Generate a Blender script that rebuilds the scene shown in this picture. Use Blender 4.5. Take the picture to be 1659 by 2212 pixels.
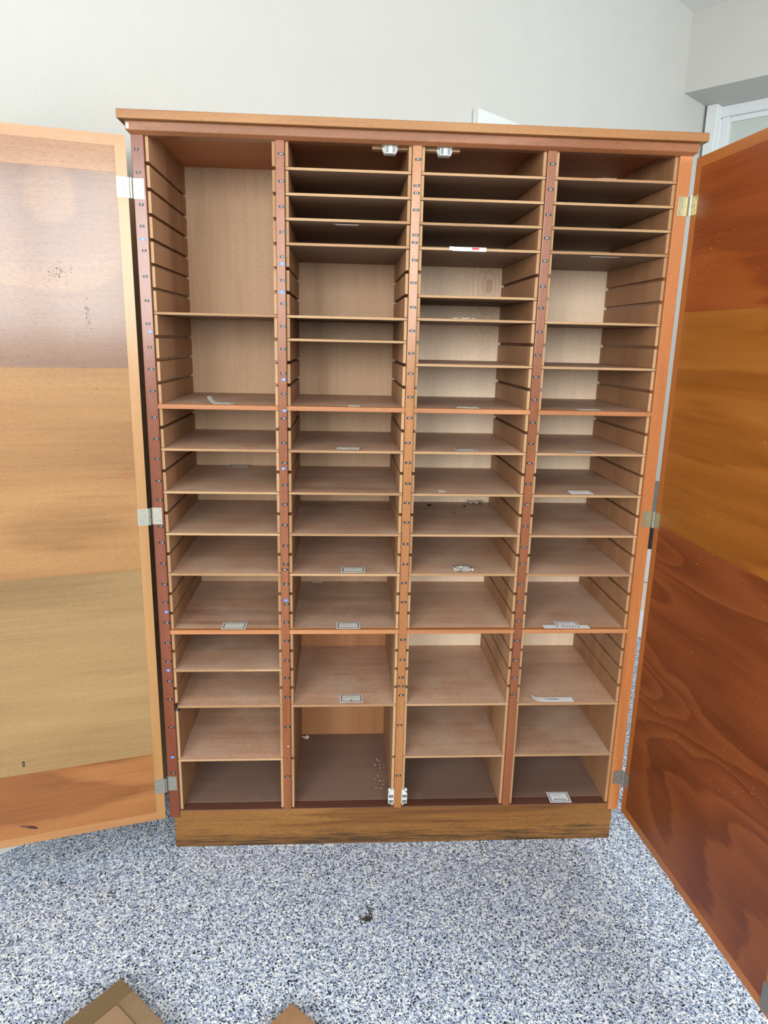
import bpy, bmesh, math, random
from mathutils import Vector, Matrix
random.seed(7)
sc = bpy.context.scene
for o in list(bpy.data.objects): bpy.data.objects.remove(o)
COL = sc.collection
R_ = math.radians

# ------------------------------------------------------------------ camera
cam_d = bpy.data.cameras.new('camera')
cam = bpy.data.objects.new('camera', cam_d); COL.objects.link(cam)
cam_d.sensor_fit = 'VERTICAL'; cam_d.sensor_height = 36.0; cam_d.sensor_width = 27.0
cam_d.lens = 24.757; cam_d.clip_start = 0.02; cam_d.clip_end = 60
RX = Vector((0.99812518, -0.0571399, 0.02193512))
RY = Vector((0.00762553, -0.23949723, -0.9708671))
RZ = Vector((0.06072865, 0.96921417, -0.23861249))
M3 = Matrix((RX, -RY, -RZ)).transposed()
cam.matrix_world = Matrix.Translation((0.5102, -1.8835, 1.528)) @ M3.to_4x4()
sc.camera = cam

# ------------------------------------------------------------------ room frame (the cabinet stands across a corner)
ANG = R_(42)
DA = Vector((math.cos(ANG), math.sin(ANG), 0))       # along the back wall, to the far corner
DB = Vector((math.sin(ANG), -math.cos(ANG), 0))      # away from the back wall
Q = Vector((2.561, 2.7448, 0))                       # far corner of the room
def rm(s, t, z): return Q - DA * s + DB * t + Vector((0, 0, z))
CEIL = 3.44; LINT = 3.01; S_END = 8.2; T_END = 4.7

# ------------------------------------------------------------------ world, daylight, exposure
world = bpy.data.worlds.new('sky'); sc.world = world; world.use_nodes = True
world.node_tree.nodes['Background'].inputs[0].default_value = (0.80, 0.90, 1.0, 1)
world.node_tree.nodes['Background'].inputs[1].default_value = 1.0
def area(name, loc, aim, sx, sy, watts, col):
    l = bpy.data.lights.new(name, 'AREA'); l.shape = 'RECTANGLE'; l.size = sx; l.size_y = sy
    l.energy = watts; l.color = col
    o = bpy.data.objects.new(name, l); COL.objects.link(o); o.location = loc
    o.rotation_euler = (Vector(aim) - Vector(loc)).to_track_quat('-Z', 'Y').to_euler()
    return o
WIN_S0, WIN_S1, WIN_Z0, WIN_Z1 = 5.0, 7.8, 1.45, 2.95
wc = rm((WIN_S0 + WIN_S1) / 2, T_END + 0.10, (WIN_Z0 + WIN_Z1) / 2)
area('window_daylight', wc, wc - DB, WIN_S1 - WIN_S0, WIN_Z1 - WIN_Z0, 220, (1.0, 0.985, 0.96))
WL_T0, WL_T1 = 1.8, 4.4
wl = rm(S_END + 0.10, (WL_T0 + WL_T1) / 2, (WIN_Z0 + WIN_Z1) / 2)
area('side_window_daylight', wl, wl + DA, WL_T1 - WL_T0, WIN_Z1 - WIN_Z0, 260, (1.0, 0.985, 0.96))
WR_S0, WR_S1 = 0.3, 2.7
wr = rm((WR_S0 + WR_S1) / 2, T_END + 0.10, (WIN_Z0 + WIN_Z1) / 2)
area('right_fill_light', wr, wr - DB, WR_S1 - WR_S0, WIN_Z1 - WIN_Z0, 150, (0.96, 0.985, 1.0))  # added fill lamp in an unseen opening, brightens the right wall and floor
sc.view_settings.view_transform = 'Standard'; sc.view_settings.look = 'None'
sc.view_settings.gamma = 1.0; sc.view_settings.use_curve_mapping = False
sc.view_settings.exposure = -0.06

# ------------------------------------------------------------------ materials
def lin(c):
    r = []
    for v in c:
        v /= 255.0
        r.append(v / 12.92 if v <= 0.04045 else ((v + 0.055) / 1.055) ** 2.4)
    return (r[0], r[1], r[2], 1)
class NT:
    def __init__(s, name):
        s.m = bpy.data.materials.new(name); s.m.use_nodes = True
        s.t = s.m.node_tree; s.b = s.t.nodes['Principled BSDF']
        s.tc = s.t.nodes.new('ShaderNodeTexCoord')
    def n(s, typ, **kw):
        nd = s.t.nodes.new(typ)
        for k, v in kw.items(): setattr(nd, k, v)
        return nd
    def link(s, a, b): s.t.links.new(a, b)
    def setin(s, sock, v):
        if isinstance(v, (int, float, tuple, list)): sock.default_value = v
        else: s.link(v, sock)
    def math(s, op, a, b=None, clamp=False):
        nd = s.n('ShaderNodeMath', operation=op); nd.use_clamp = clamp
        s.setin(nd.inputs[0], a)
        if b is not None: s.setin(nd.inputs[1], b)
        return nd.outputs[0]
    def vmath(s, op, a, b):
        nd = s.n('ShaderNodeVectorMath', operation=op); s.setin(nd.inputs[0], a); s.setin(nd.inputs[1], b)
        return nd.outputs[0]
    def noise(s, vec, scale, detail=2, rough=0.5, dist=0.0):
        nd = s.n('ShaderNodeTexNoise'); s.link(vec, nd.inputs['Vector'])
        nd.inputs['Scale'].default_value = scale; nd.inputs['Detail'].default_value = detail
        nd.inputs['Roughness'].default_value = rough; nd.inputs['Distortion'].default_value = dist
        return nd.outputs['Fac']
    def ramp(s, fac, stops, interp='LINEAR'):
        nd = s.n('ShaderNodeValToRGB'); nd.color_ramp.interpolation = interp
        e = nd.color_ramp.elements
        while len(e) < len(stops): e.new(0.5)
        for k, (p, c) in enumerate(stops): e[k].position = p; e[k].color = c
        s.link(fac, nd.inputs[0]); return nd.outputs[0]
    def mix(s, fac, a, b, mode='MIX'):
        nd = s.n('ShaderNodeMix', data_type='RGBA', blend_type=mode)
        s.setin(nd.inputs[0], fac); s.setin(nd.inputs[6], a); s.setin(nd.inputs[7], b)
        return nd.outputs[2]
    def bump(s, h, strength, dist):
        nd = s.n('ShaderNodeBump'); nd.inputs['Strength'].default_value = strength
        nd.inputs['Distance'].default_value = dist; s.link(h, nd.inputs['Height'])
        s.link(nd.outputs[0], s.b.inputs['Normal'])
def plain(name, c, rough=0.5, metal=0.0, spec=0.5):
    k = NT(name); k.b.inputs['Base Color'].default_value = lin(c)
    k.b.inputs['Roughness'].default_value = rough; k.b.inputs['Metallic'].default_value = metal
    k.b.inputs['Specular IOR Level'].default_value = spec
    return k.m
def wood(name, dark, mid, light, axis='x', bands=3.0, low=2.2, stretch=0.14, fib=0.25, pores=0.35,
         rough=0.42, coat=0.0, jitter=0.0, dust=None, dustamt=0.0, stain=None, spec=0.4, fstretch=0.03, warp=0.0, swirl=None, gain=1.0, saw=0.6, fig=0.42, crough=0.16, flecks=0.0, knot=None):
    """Veneer or solid wood: contour figure of a smooth field, fine fibres and short dark pores along the grain axis."""
    k = NT(name); ax = 'xyz'.index(axis)
    gn = gain if isinstance(gain, tuple) else (gain, gain, gain)
    def lin(c, _l=globals()['lin']):
        q = _l(c); return (min(q[0] * gn[0], 0.9), min(q[1] * gn[1], 0.9), min(q[2] * gn[2], 0.9), 1)
    co = k.tc.outputs['Object']
    if jitter:
        oi = k.n('ShaderNodeObjectInfo')
        off = k.math('MULTIPLY', oi.outputs['Random'], 37.0)
        cb = k.n('ShaderNodeCombineXYZ'); [k.link(off, cb.inputs[i]) for i in range(3)]
        co2 = k.vmath('ADD', co, cb.outputs[0])
    else: co2 = co
    def st(f):
        v = [1.0, 1.0, 1.0]; v[ax] = f; return tuple(v)
    lowv = k.vmath('MULTIPLY', co2, st(stretch))
    f = k.noise(lowv, low, 2.0, 0.45, warp)
    if swirl:
        d = k.vmath('SUBTRACT', co, swirl[0]); d = k.vmath('MULTIPLY', d, swirl[1])
        ln = k.n('ShaderNodeVectorMath', operation='LENGTH'); k.link(d, ln.inputs[0])
        f = k.math('ADD', f, k.math('MULTIPLY', ln.outputs['Value'], swirl[2]))
    f = k.math('ADD', f, k.math('MULTIPLY', k.noise(k.vmath('MULTIPLY', co2, st(0.10)), 26.0, 3.0, 0.6), 0.05))
    fb = k.math('MULTIPLY', f, bands)
    s1 = k.math('ADD', k.math('MULTIPLY', k.math('SINE', k.math('MULTIPLY', fb, 6.2832)), 0.5), 0.5)
    fr = k.math('FRACT', k.math('MULTIPLY', fb, 1.7))                # growth-ring profile: slow fade, abrupt edge
    sw = k.math('MINIMUM', fr, k.math('MULTIPLY', k.math('SUBTRACT', 1.0, fr), 7.0))
    s1 = k.math('ADD', k.math('MULTIPLY', s1, 1.0 - saw), k.math('MULTIPLY', sw, saw))
    fine = k.noise(k.vmath('MULTIPLY', co2, st(fstretch)), 130.0, 3.0, 0.6)
    mid_n = k.noise(k.vmath('MULTIPLY', co2, st(0.08)), 18.0, 2.0, 0.5)
    v = k.math('ADD', k.math('MULTIPLY', s1, fig), k.math('ADD', k.math('MULTIPLY', mid_n, 0.40 + 0.42 - fig), k.math('MULTIPLY', fine, fib)))
    v = k.math('SUBTRACT', v, 0.08 + fib * 0.25)
    c = k.ramp(v, [(0.12, lin(dark)), (0.42, lin(mid)), (0.85, lin(light))])
    p = k.noise(k.vmath('MULTIPLY', co2, st(0.11)), 800.0, 2.0, 0.6)
    pm = k.ramp(p, [(0.52, (0, 0, 0, 1)), (0.70, (1, 1, 1, 1))])
    c = k.mix(k.math('MULTIPLY', pm, pores), c, lin(tuple(int(x * 0.55) for x in dark)))
    if jitter:
        br = k.math('ADD', k.math('MULTIPLY', oi.outputs['Random'], jitter), 1.0 - jitter * 0.5)
        hs = k.n('ShaderNodeHueSaturation'); k.link(br, hs.inputs['Value']); k.link(c, hs.inputs['Color'])
        c = hs.outputs[0]
    if dust:
        dn = k.noise(co2, 7.0, 4.0, 0.6)
        dm = k.ramp(dn, [(0.40, (0, 0, 0, 1)), (0.72, (1, 1, 1, 1))])
        c = k.mix(k.math('MULTIPLY', dm, dustamt), c, lin(dust))
        sp = k.noise(co2, 900.0, 0.0)
        sm = k.ramp(sp, [(0.77, (0, 0, 0, 1)), (0.80, (1, 1, 1, 1))])
        c = k.mix(k.math('MULTIPLY', sm, 0.35), c, lin((205, 195, 182)))
    if stain:                                                     # damp blotches with ragged outline along the foot of a board
        sx = k.n('ShaderNodeSeparateXYZ'); k.link(co, sx.inputs[0])
        h = k.math('DIVIDE', sx.outputs[2], stain[1])
        nn = k.noise(k.vmath('MULTIPLY', co, (0.25, 1, 1.4)), 26.0, 5.0, 0.7)
        sm = k.math('SUBTRACT', k.math('ADD', nn, 0.22), h)
        sm = k.ramp(sm, [(0.30, (0, 0, 0, 1)), (0.55, (1, 1, 1, 1))])
        fibm = k.ramp(k.noise(k.vmath('MULTIPLY', co, (0.05, 1, 1)), 160.0, 3.0, 0.7), [(0.35, (0.15, 0.15, 0.15, 1)), (0.6, (1, 1, 1, 1))])
        c = k.mix(k.math('MULTIPLY', k.math('MULTIPLY', sm, fibm), 0.85), c, lin(stain[0]))
    if knot:                                                       # a knot: oval rings that fade into the plain veneer
        kv = k.vmath('MULTIPLY', k.vmath('SUBTRACT', co, knot[0]), knot[1])
        kl = k.n('ShaderNodeVectorMath', operation='LENGTH'); k.link(kv, kl.inputs[0])
        kd = k.math('ADD', kl.outputs['Value'], k.math('MULTIPLY', k.math('SUBTRACT', k.noise(co, 14.0, 3.0), 0.5), 0.035))
        kf = k.math('FRACT', k.math('MULTIPLY', kd, knot[3]))
        km = k.math('SUBTRACT', 1.0, k.math('DIVIDE', kd, knot[2]), True)
        kr = k.math('MULTIPLY', k.math('MULTIPLY', kf, km), 0.60, True)
        c = k.mix(kr, c, lin((150, 106, 78)))
        kc = k.math('SUBTRACT', 1.0, k.math('DIVIDE', kd, knot[2] * 0.18), True)
        c = k.mix(k.math('MULTIPLY', kc, 0.45), c, lin((130, 86, 64)))
    if flecks:
        a_ = k.noise(k.vmath('MULTIPLY', co, st(0.45)), 230.0, 1.0); z_ = k.noise(co, 5.0, 2.0)
        fm = k.ramp(k.math('ADD', a_, k.math('MULTIPLY', z_, 0.30)), [(0.905, (0, 0, 0, 1)), (0.935, (1, 1, 1, 1))])
        c = k.mix(k.math('MULTIPLY', fm, flecks), c, lin((206, 160, 120)))
    k.link(c, k.b.inputs['Base Color'])
    rg = k.math('ADD', k.math('MULTIPLY', mid_n, 0.16), rough - 0.08)
    k.link(rg, k.b.inputs['Roughness'])
    k.b.inputs['Specular IOR Level'].default_value = spec
    k.b.inputs['Coat Weight'].default_value = coat; k.b.inputs['Coat Roughness'].default_value = crough
    k.bump(k.math('SUBTRACT', fine, k.math('MULTIPLY', pm, 0.5)), 0.35, 0.0006)
    return k.m
M = {}
M['post'] = wood('mahogany_post', (84, 38, 18), (108, 52, 26), (130, 70, 40), 'z', 2.0, 6.0, 0.10, 0.42, 0.55, rough=0.45, spec=0.2, coat=0.75, crough=0.20)
M['post_orange'] = wood('orange_mahogany_post', (160, 88, 46), (192, 118, 68), (212, 146, 94), 'z', 2.0, 6.0, 0.10, 0.3, 0.35, rough=0.42, gain=(.80,.84,.78))
M['post_light'] = wood('tan_mahogany_post', (124, 74, 34), (150, 96, 48), (174, 120, 70), 'z', 2.0, 6.0, 0.10, 0.42, 0.5, rough=0.45, spec=0.2, coat=0.75, crough=0.20)
M['post_red'] = wood('red_mahogany_post', (102, 52, 24), (126, 70, 36), (150, 92, 54), 'z', 2.0, 6.0, 0.10, 0.42, 0.5, rough=0.45, spec=0.2, coat=0.75, crough=0.20)
M['cornice'] = wood('cornice_wood', (150, 98, 54), (182, 126, 76), (206, 154, 102), 'x', 2.0, 5.0, 0.10, 0.3, 0.3, rough=0.42, gain=(.60,.60,.52))
M['frieze'] = wood('frieze_wood', (100, 58, 32), (124, 76, 44), (150, 100, 64), 'x', 2.0, 6.0, 0.10, 0.42, 0.5, rough=0.45, spec=0.2, coat=0.6, crough=0.20)
M['plinth'] = wood('plinth_wood', (96, 58, 22), (134, 90, 42), (164, 118, 64), 'x', 3.0, 9.0, 0.06, 0.55, 0.5, rough=0.5, stain=((40, 30, 18), 0.135), gain=(.86,.86,.78))
M['rail_red'] = wood('dark_red_rail', (70, 42, 32), (92, 58, 46), (112, 76, 62), 'x', 2.0, 7.0, 0.08, 0.3, 0.3, rough=0.4)
M['side'] = wood('side_panel_veneer', (122, 86, 58), (146, 108, 78), (166, 130, 98), 'z', 1.2, 4.0, 0.16, 0.3, 0.28, rough=0.55, jitter=0.08, spec=0.3, gain=1.35)
M['ply_edge'] = wood('plywood_edge', (186, 140, 96), (212, 170, 124), (228, 192, 148), 'z', 1.0, 9.0, 0.1, 0.25, 0.15, rough=0.6, spec=0.3, gain=(.62,.63,.64))
M['back'] = wood('back_panel_veneer', (166, 128, 96), (192, 158, 126), (212, 182, 152), 'z', 2.2, 1.4, 0.30, 0.28, 0.30, rough=0.55, spec=0.3, gain=(.82,.82,.80))
M['back_orange'] = wood('orange_back_veneer', (150, 100, 64), (176, 124, 84), (194, 146, 104), 'z', 2.2, 1.4, 0.30, 0.28, 0.30, rough=0.55, spec=0.3, gain=(.82,.82,.80))
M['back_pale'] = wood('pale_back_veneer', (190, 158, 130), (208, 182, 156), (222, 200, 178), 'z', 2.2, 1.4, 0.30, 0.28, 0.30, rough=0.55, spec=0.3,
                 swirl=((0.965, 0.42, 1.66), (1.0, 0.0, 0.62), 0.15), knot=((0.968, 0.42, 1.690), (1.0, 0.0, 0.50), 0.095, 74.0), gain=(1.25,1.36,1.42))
M['core'] = wood('divider_core_wood', (78, 46, 32), (100, 62, 44), (120, 78, 56), 'z', 1.0, 5.0, 0.1, 0.3, 0.3, rough=0.6, spec=0.3)
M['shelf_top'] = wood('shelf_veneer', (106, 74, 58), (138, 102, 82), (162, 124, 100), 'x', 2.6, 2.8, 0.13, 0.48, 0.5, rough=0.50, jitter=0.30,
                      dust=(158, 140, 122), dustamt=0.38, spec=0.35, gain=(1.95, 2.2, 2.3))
M['shelf_under_shaded'] = wood('shaded_shelf_underside', (110, 90, 72), (134, 110, 88), (150, 126, 102), 'x', 2.0, 3.2, 0.16, 0.3, 0.3, rough=0.6, jitter=0.15, spec=0.25)  # shade beneath the shelves painted in, darker than the veneer on top
M['cab_floor'] = wood('cabinet_floor_veneer', (110, 86, 74), (130, 104, 90), (148, 122, 106), 'x', 2.0, 2.2, 0.16, 0.3, 0.3, rough=0.5, spec=0.3, dust=(130, 112, 102), dustamt=0.3)
M['shelf_edge'] = wood('shelf_plywood_edge', (178, 132, 90), (208, 166, 120), (226, 190, 146), 'x', 1.0, 9.0, 0.1, 0.3, 0.2, rough=0.6, jitter=0.10, spec=0.3, gain=(.62,.63,.64))
M['main_edge'] = wood('fixed_shelf_lipping', (146, 92, 56), (174, 118, 76), (194, 142, 100), 'x', 1.5, 7.0, 0.08, 0.35, 0.3, rough=0.45, jitter=0.08, spec=0.3)
M['ceiling_board'] = wood('cabinet_top_underside', (118, 74, 46), (142, 94, 62), (160, 112, 78), 'x', 2.2, 2.4, 0.25, 0.25, 0.25, rough=0.5, spec=0.3, gain=(1.6,1.5,1.35))
M['lip_left'] = wood('left_door_lipping', (150, 108, 58), (172, 128, 74), (190, 148, 94), 'z', 1.5, 6.0, 0.08, 0.25, 0.2, rough=0.36, spec=0.5, coat=0.6, crough=0.2)
M['lip_left_h'] = wood('left_door_rail_lipping', (146, 100, 56), (168, 120, 72), (186, 140, 92), 'x', 1.5, 6.0, 0.08, 0.25, 0.2, rough=0.36, spec=0.5, coat=0.6, crough=0.2)
M['lip_right'] = wood('right_door_lipping', (146, 84, 34), (172, 104, 48), (190, 124, 64), 'z', 1.5, 6.0, 0.08, 0.25, 0.2, rough=0.40, spec=0.5)
M['lip_right_h'] = wood('right_door_rail_lipping', (146, 84, 34), (172, 104, 48), (190, 124, 64), 'x', 1.5, 6.0, 0.08, 0.25, 0.2, rough=0.40, spec=0.5)
M['v_l0'] = wood('left_veneer_top', (118, 78, 46), (140, 98, 60), (158, 116, 76), 'x', 2.0, 2.4, 0.20, 0.34, 0.5, rough=0.40, coat=0.6, spec=0.4, fig=0.3, crough=0.14)
M['v_l1'] = wood('left_veneer_swirl', (94, 62, 40), (116, 80, 52), (138, 100, 66), 'x', 3.0, 2.2, 0.55, 0.36, 0.55, rough=0.40, coat=0.7, spec=0.4, warp=0.25,
                 swirl=((0.17, 0.0, 1.82), (0.8, 0.0, 0.9), 0.9), saw=0.6, fig=0.48, crough=0.14)
M['v_l2'] = wood('left_veneer_tan', (116, 80, 44), (144, 104, 60), (164, 124, 78), 'x', 4.0, 2.2, 0.22, 0.34, 0.35, rough=0.45, coat=0.2, spec=0.3, saw=0.7, crough=0.25)
M['v_l3'] = wood('left_veneer_pale', (120, 94, 58), (144, 116, 76), (162, 134, 92), 'x', 3.0, 2.6, 0.12, 0.34, 0.3, rough=0.48, coat=0.1, spec=0.3, saw=0.5, crough=0.25)
M['v_l4'] = wood('left_veneer_foot', (106, 62, 30), (140, 90, 48), (162, 112, 66), 'x', 4.4, 2.4, 0.26, 0.3, 0.28, rough=0.48, coat=0.1, spec=0.3, saw=0.75, fig=0.45, crough=0.25)
M['v_r0'] = wood('right_veneer_top', (112, 50, 18), (142, 70, 26), (160, 90, 42), 'x', 7.0, 1.6, 0.34, 0.26, 0.15, rough=0.42, spec=0.4, warp=0.3, saw=0.9, fig=0.36, flecks=0.7)
M['v_r1'] = wood('right_veneer_middle', (120, 66, 18), (148, 88, 28), (168, 110, 48), 'x', 7.0, 1.7, 0.20, 0.26, 0.15, rough=0.42, spec=0.4, warp=0.2, saw=0.8, fig=0.30, flecks=0.7)
M['v_r2'] = wood('right_veneer_foot', (96, 44, 17), (124, 62, 27), (144, 84, 43), 'x', 9.0, 2.6, 0.30, 0.26, 0.15, rough=0.42, spec=0.4, warp=0.55, saw=0.92, fig=0.40, flecks=0.8)
M['door_core'] = M['lip_left']
M['steel'] = plain('hinge_steel', (166, 164, 150), 0.36, 0.8)
M['brass'] = plain('hinge_yellowed_steel', (176, 168, 132), 0.34, 0.8)
M['knuckle'] = plain('knuckle_steel', (170, 170, 164), 0.25, 0.9)
M['screw'] = plain('screw_steel', (214, 212, 204), 0.35, 0.8)
M['slot'] = plain('screw_slot_dark', (46, 42, 38), 0.7)
M['plastic'] = plain('white_catch_plastic', (196, 201, 196), 0.45)
M['magnet'] = plain('catch_steel_plate', (104, 110, 112), 0.4, 0.2)
M['tape_k'] = plain('black_label_tape', (14, 15, 19), 0.34, 0.0, 0.35)
M['tape_b'] = plain('blue_label_tape', (62, 116, 196), 0.35)
M['tape_p'] = plain('pink_sticker', (230, 130, 175), 0.5)
M['emboss'] = plain('embossed_white', (238, 240, 240), 0.5)
M['paper'] = plain('card_paper', (206, 204, 196), 0.8)
M['paper_w'] = plain('white_paper', (228, 230, 234), 0.8)
M['ink_navy'] = plain('navy_print', (34, 44, 70), 0.7)
M['ink'] = plain('pencil_ink', (86, 82, 84), 0.8)
M['red_mark'] = plain('red_mark', (214, 60, 66), 0.7)
M['black_bit'] = plain('black_residue', (20, 17, 15), 0.8)
M['crumb'] = plain('white_plaster', (226, 220, 210), 0.9)
M['white_paint'] = plain('white_frame_paint', (204, 209, 210), 0.35)
M['pane'] = plain('frosted_pane', (176, 184, 178), 0.18)
M['board_white'] = plain('white_board', (200, 204, 202), 0.5)
M['cup_grey'] = plain('light_grey_laminate', (206, 204, 204), 0.45)
M['cup_beige'] = plain('beige_laminate', (206, 196, 180), 0.5)
M['case_black'] = plain('black_case', (16, 16, 17), 0.5)
M['box_grey'] = plain('dark_grey_box', (104, 106, 106), 0.6)
M['pack_white'] = plain('white_wrapper', (214, 222, 230), 0.45)
def wall_mat():
    k = NT('painted_woven_wallpaper'); co = k.tc.outputs['Object']
    n = k.noise(co, 6.0, 2.0)
    c = k.ramp(n, [(0.3, lin((180, 180, 175))), (0.7, lin((182, 182, 177)))])
    k.link(c, k.b.inputs['Base Color']); k.b.inputs['Roughness'].default_value = 0.6
    k.b.inputs['Specular IOR Level'].default_value = 0.3
    w = k.noise(k.vmath('MULTIPLY', co, (1, 1, 0.5)), 260.0, 2.0, 0.6)
    k.bump(w, 0.35, 0.002); return k.m
M['wall'] = wall_mat()
M['wall_far'] = plain('grey_painted_wall', (188, 188, 184), 0.8)
M['ceil'] = plain('ceiling_paint', (214, 214, 210), 0.8)
def floor_mat():
    k = NT('blue_grey_flake_floor'); co = k.tc.outputs['Object']
    nz = k.n('ShaderNodeTexNoise'); k.link(co, nz.inputs['Vector']); nz.inputs['Scale'].default_value = 260; nz.inputs['Detail'].default_value = 1
    wv = k.vmath('ADD', co, k.vmath('MULTIPLY', k.vmath('SUBTRACT', nz.outputs['Color'], (0.5, 0.5, 0.5)), (0.0065, 0.0065, 0)))
    def cells(scale, stretch):
        v = k.n('ShaderNodeTexVoronoi'); v.inputs['Scale'].default_value = scale
        k.link(k.vmath('MULTIPLY', wv, stretch), v.inputs['Vector'])
        sp = k.n('ShaderNodeSeparateColor'); k.link(v.outputs['Color'], sp.inputs[0]); return sp
    a = cells(200.0, (1, 1, 0)); b = cells(340.0, (1, 1, 0))
    base = k.ramp(a.outputs[0], [(0.0, lin((138, 154, 184))), (0.22, lin((166, 178, 198))), (0.52, lin((196, 205, 216))), (0.80, lin((222, 227, 230)))], 'CONSTANT')
    fl = k.ramp(b.outputs[1], [(0.0, (1, 1, 1, 1)), (0.22, (0, 0, 0, 1))], 'CONSTANT')
    dk = k.ramp(b.outputs[2], [(0.0, lin((16, 20, 28))), (0.75, lin((60, 72, 98)))], 'CONSTANT')
    c = k.mix(fl, base, dk)
    k.link(c, k.b.inputs['Base Color']); k.b.inputs['Roughness'].default_value = 0.55
    k.b.inputs['Specular IOR Level'].default_value = 0.35
    k.bump(a.outputs[1], 0.08, 0.001); return k.m
M['floor'] = floor_mat()
def card_mat(name, c1, c2):
    k = NT(name); co = k.tc.outputs['Object']
    f = k.noise(k.vmath('MULTIPLY', co, (1, 0.04, 1)), 300.0, 2.0)
    g = k.noise(co, 9.0, 3.0)
    v = k.math('ADD', k.math('MULTIPLY', f, 0.35), k.math('MULTIPLY', g, 0.65))
    k.link(k.ramp(v, [(0.3, lin(c1)), (0.7, lin(c2))]), k.b.inputs['Base Color'])
    k.b.inputs['Roughness'].default_value = 0.75; k.b.inputs['Specular IOR Level'].default_value = 0.25
    return k.m
M['carton'] = card_mat('brown_corrugated_card', (120, 100, 76), (140, 118, 92))
M['carton_b'] = card_mat('reddish_brown_card', (128, 96, 68), (150, 116, 86))
M['carton_in'] = card_mat('pale_card_inset', (134, 108, 84), (150, 124, 98))
M['carton_dark'] = card_mat('dark_brown_card', (186, 156, 118), (204, 174, 136))
M['parcel_tape'] = plain('brown_parcel_tape', (108, 90, 66), 0.25)

# ------------------------------------------------------------------ mesh helpers
class MB:
    def __init__(s): s.v = []; s.f = []; s.mi = []
    def quadbox(s, pts, m=0, mats=None):
        """8 points: bottom 4 (counter-clockwise) then top 4. mats = (bottom, top, s0, s1, s2, s3)"""
        b = len(s.v); s.v += [tuple(p) for p in pts]
        F = [(3, 2, 1, 0), (4, 5, 6, 7), (0, 1, 5, 4), (1, 2, 6, 5), (2, 3, 7, 6), (3, 0, 4, 7)]
        for k, f in enumerate(F):
            s.f.append(tuple(b + i for i in f)); s.mi.append(mats[k] if mats else m)
        return s
    def box(s, x0, x1, y0, y1, z0, z1, m=0, mats=None):
        return s.quadbox([(x0, y0, z0), (x1, y0, z0), (x1, y1, z0), (x0, y1, z0), (x0, y0, z1), (x1, y0, z1), (x1, y1, z1), (x0, y1, z1)], m, mats)
    def prism(s, poly, ax, a0, a1, m=0):
        """poly: 2D outline; extruded along axis ax (0 x, 1 y, 2 z)"""
        n = len(poly); b = len(s.v)
        def P(p, a):
            if ax == 0: return (a, p[0], p[1])
            if ax == 1: return (p[0], a, p[1])
            return (p[0], p[1], a)
        s.v += [P(p, a0) for p in poly] + [P(p, a1) for p in poly]
        s.f.append(tuple(b + i for i in range(n))); s.mi.append(m)
        s.f.append(tuple(b + n + i for i in reversed(range(n)))); s.mi.append(m)
        for i in range(n):
            j = (i + 1) % n
            s.f.append((b + j, b + i, b + n + i, b + n + j)); s.mi.append(m)
        return s
    def cyl(s, c, r, h, ax=2, n=16, m=0):
        poly = [(c[(ax + 1) % 3 if ax != 1 else 0] + r * math.cos(2 * math.pi * i / n), c[(ax + 2) % 3 if ax != 1 else 2] + r * math.sin(2 * math.pi * i / n)) for i in range(n)]
        return s.prism(poly, ax, c[ax], c[ax] + h, m)
    def ribbon(s, pts, w, z, m=0):
        for (x0, y0), (x1, y1) in zip(pts, pts[1:]):
            d = Vector((x1 - x0, y1 - y0)); L = d.length
            if L < 1e-7: continue
            nx, ny = -d.y / L * w / 2, d.x / L * w / 2
            b = len(s.v)
            s.v += [(x0 + nx, y0 + ny, z), (x0 - nx, y0 - ny, z), (x1 - nx, y1 - ny, z), (x1 + nx, y1 + ny, z)]
            s.f.append((b, b + 1, b + 2, b + 3)); s.mi.append(m)
        return s
    def mesh(s, name, mats):
        me = bpy.data.meshes.new(name); me.from_pydata(s.v, [], s.f)
        for m in mats: me.materials.append(m)
        me.polygons.foreach_set('material_index', s.mi); me.update()
        bm = bmesh.new(); bm.from_mesh(me); bmesh.ops.recalc_face_normals(bm, faces=bm.faces); bm.to_mesh(me); bm.free()
        return me
    def build(s, name, mats, parent=None, bevel=0.0, label=None, seg=2, loc=None):
        if not isinstance(mats, (list, tuple)): mats = [mats]
        o = bpy.data.objects.new(name, s.mesh(name, mats)); COL.objects.link(o)
        if parent: o.parent = parent
        if loc: o.location = loc
        if bevel:
            b = o.modifiers.new('bevel', 'BEVEL'); b.width = bevel; b.segments = seg; b.limit_method = 'ANGLE'; b.angle_limit = R_(40)
            b.harden_normals = False
        if label: o['label'] = label
        return o
def tag(o, label, cat, group=None, kind=None):
    o['label'] = label; o['category'] = cat
    if group: o['group'] = group
    if kind: o['kind'] = kind
    return o
def struct(name, mb, mats, bevel=0.0):
    o = mb.build(name, mats, None, bevel); o['kind'] = 'structure'; return o
def empty(name, loc, rz=0.0, parent=None):
    o = bpy.data.objects.new(name, None); COL.objects.link(o); o.location = loc; o.rotation_euler = (0, 0, rz)
    o.empty_display_size = 0.1
    if parent: o.parent = parent
    return o
def rbox(mb, s0, s1, t0, t1, z0, z1, m=0):
    P = [rm(s1, t0, z0), rm(s1, t1, z0), rm(s0, t1, z0), rm(s0, t0, z0)]
    return mb.quadbox(P + [p + Vector((0, 0, z1 - z0)) for p in P], m)

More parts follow.
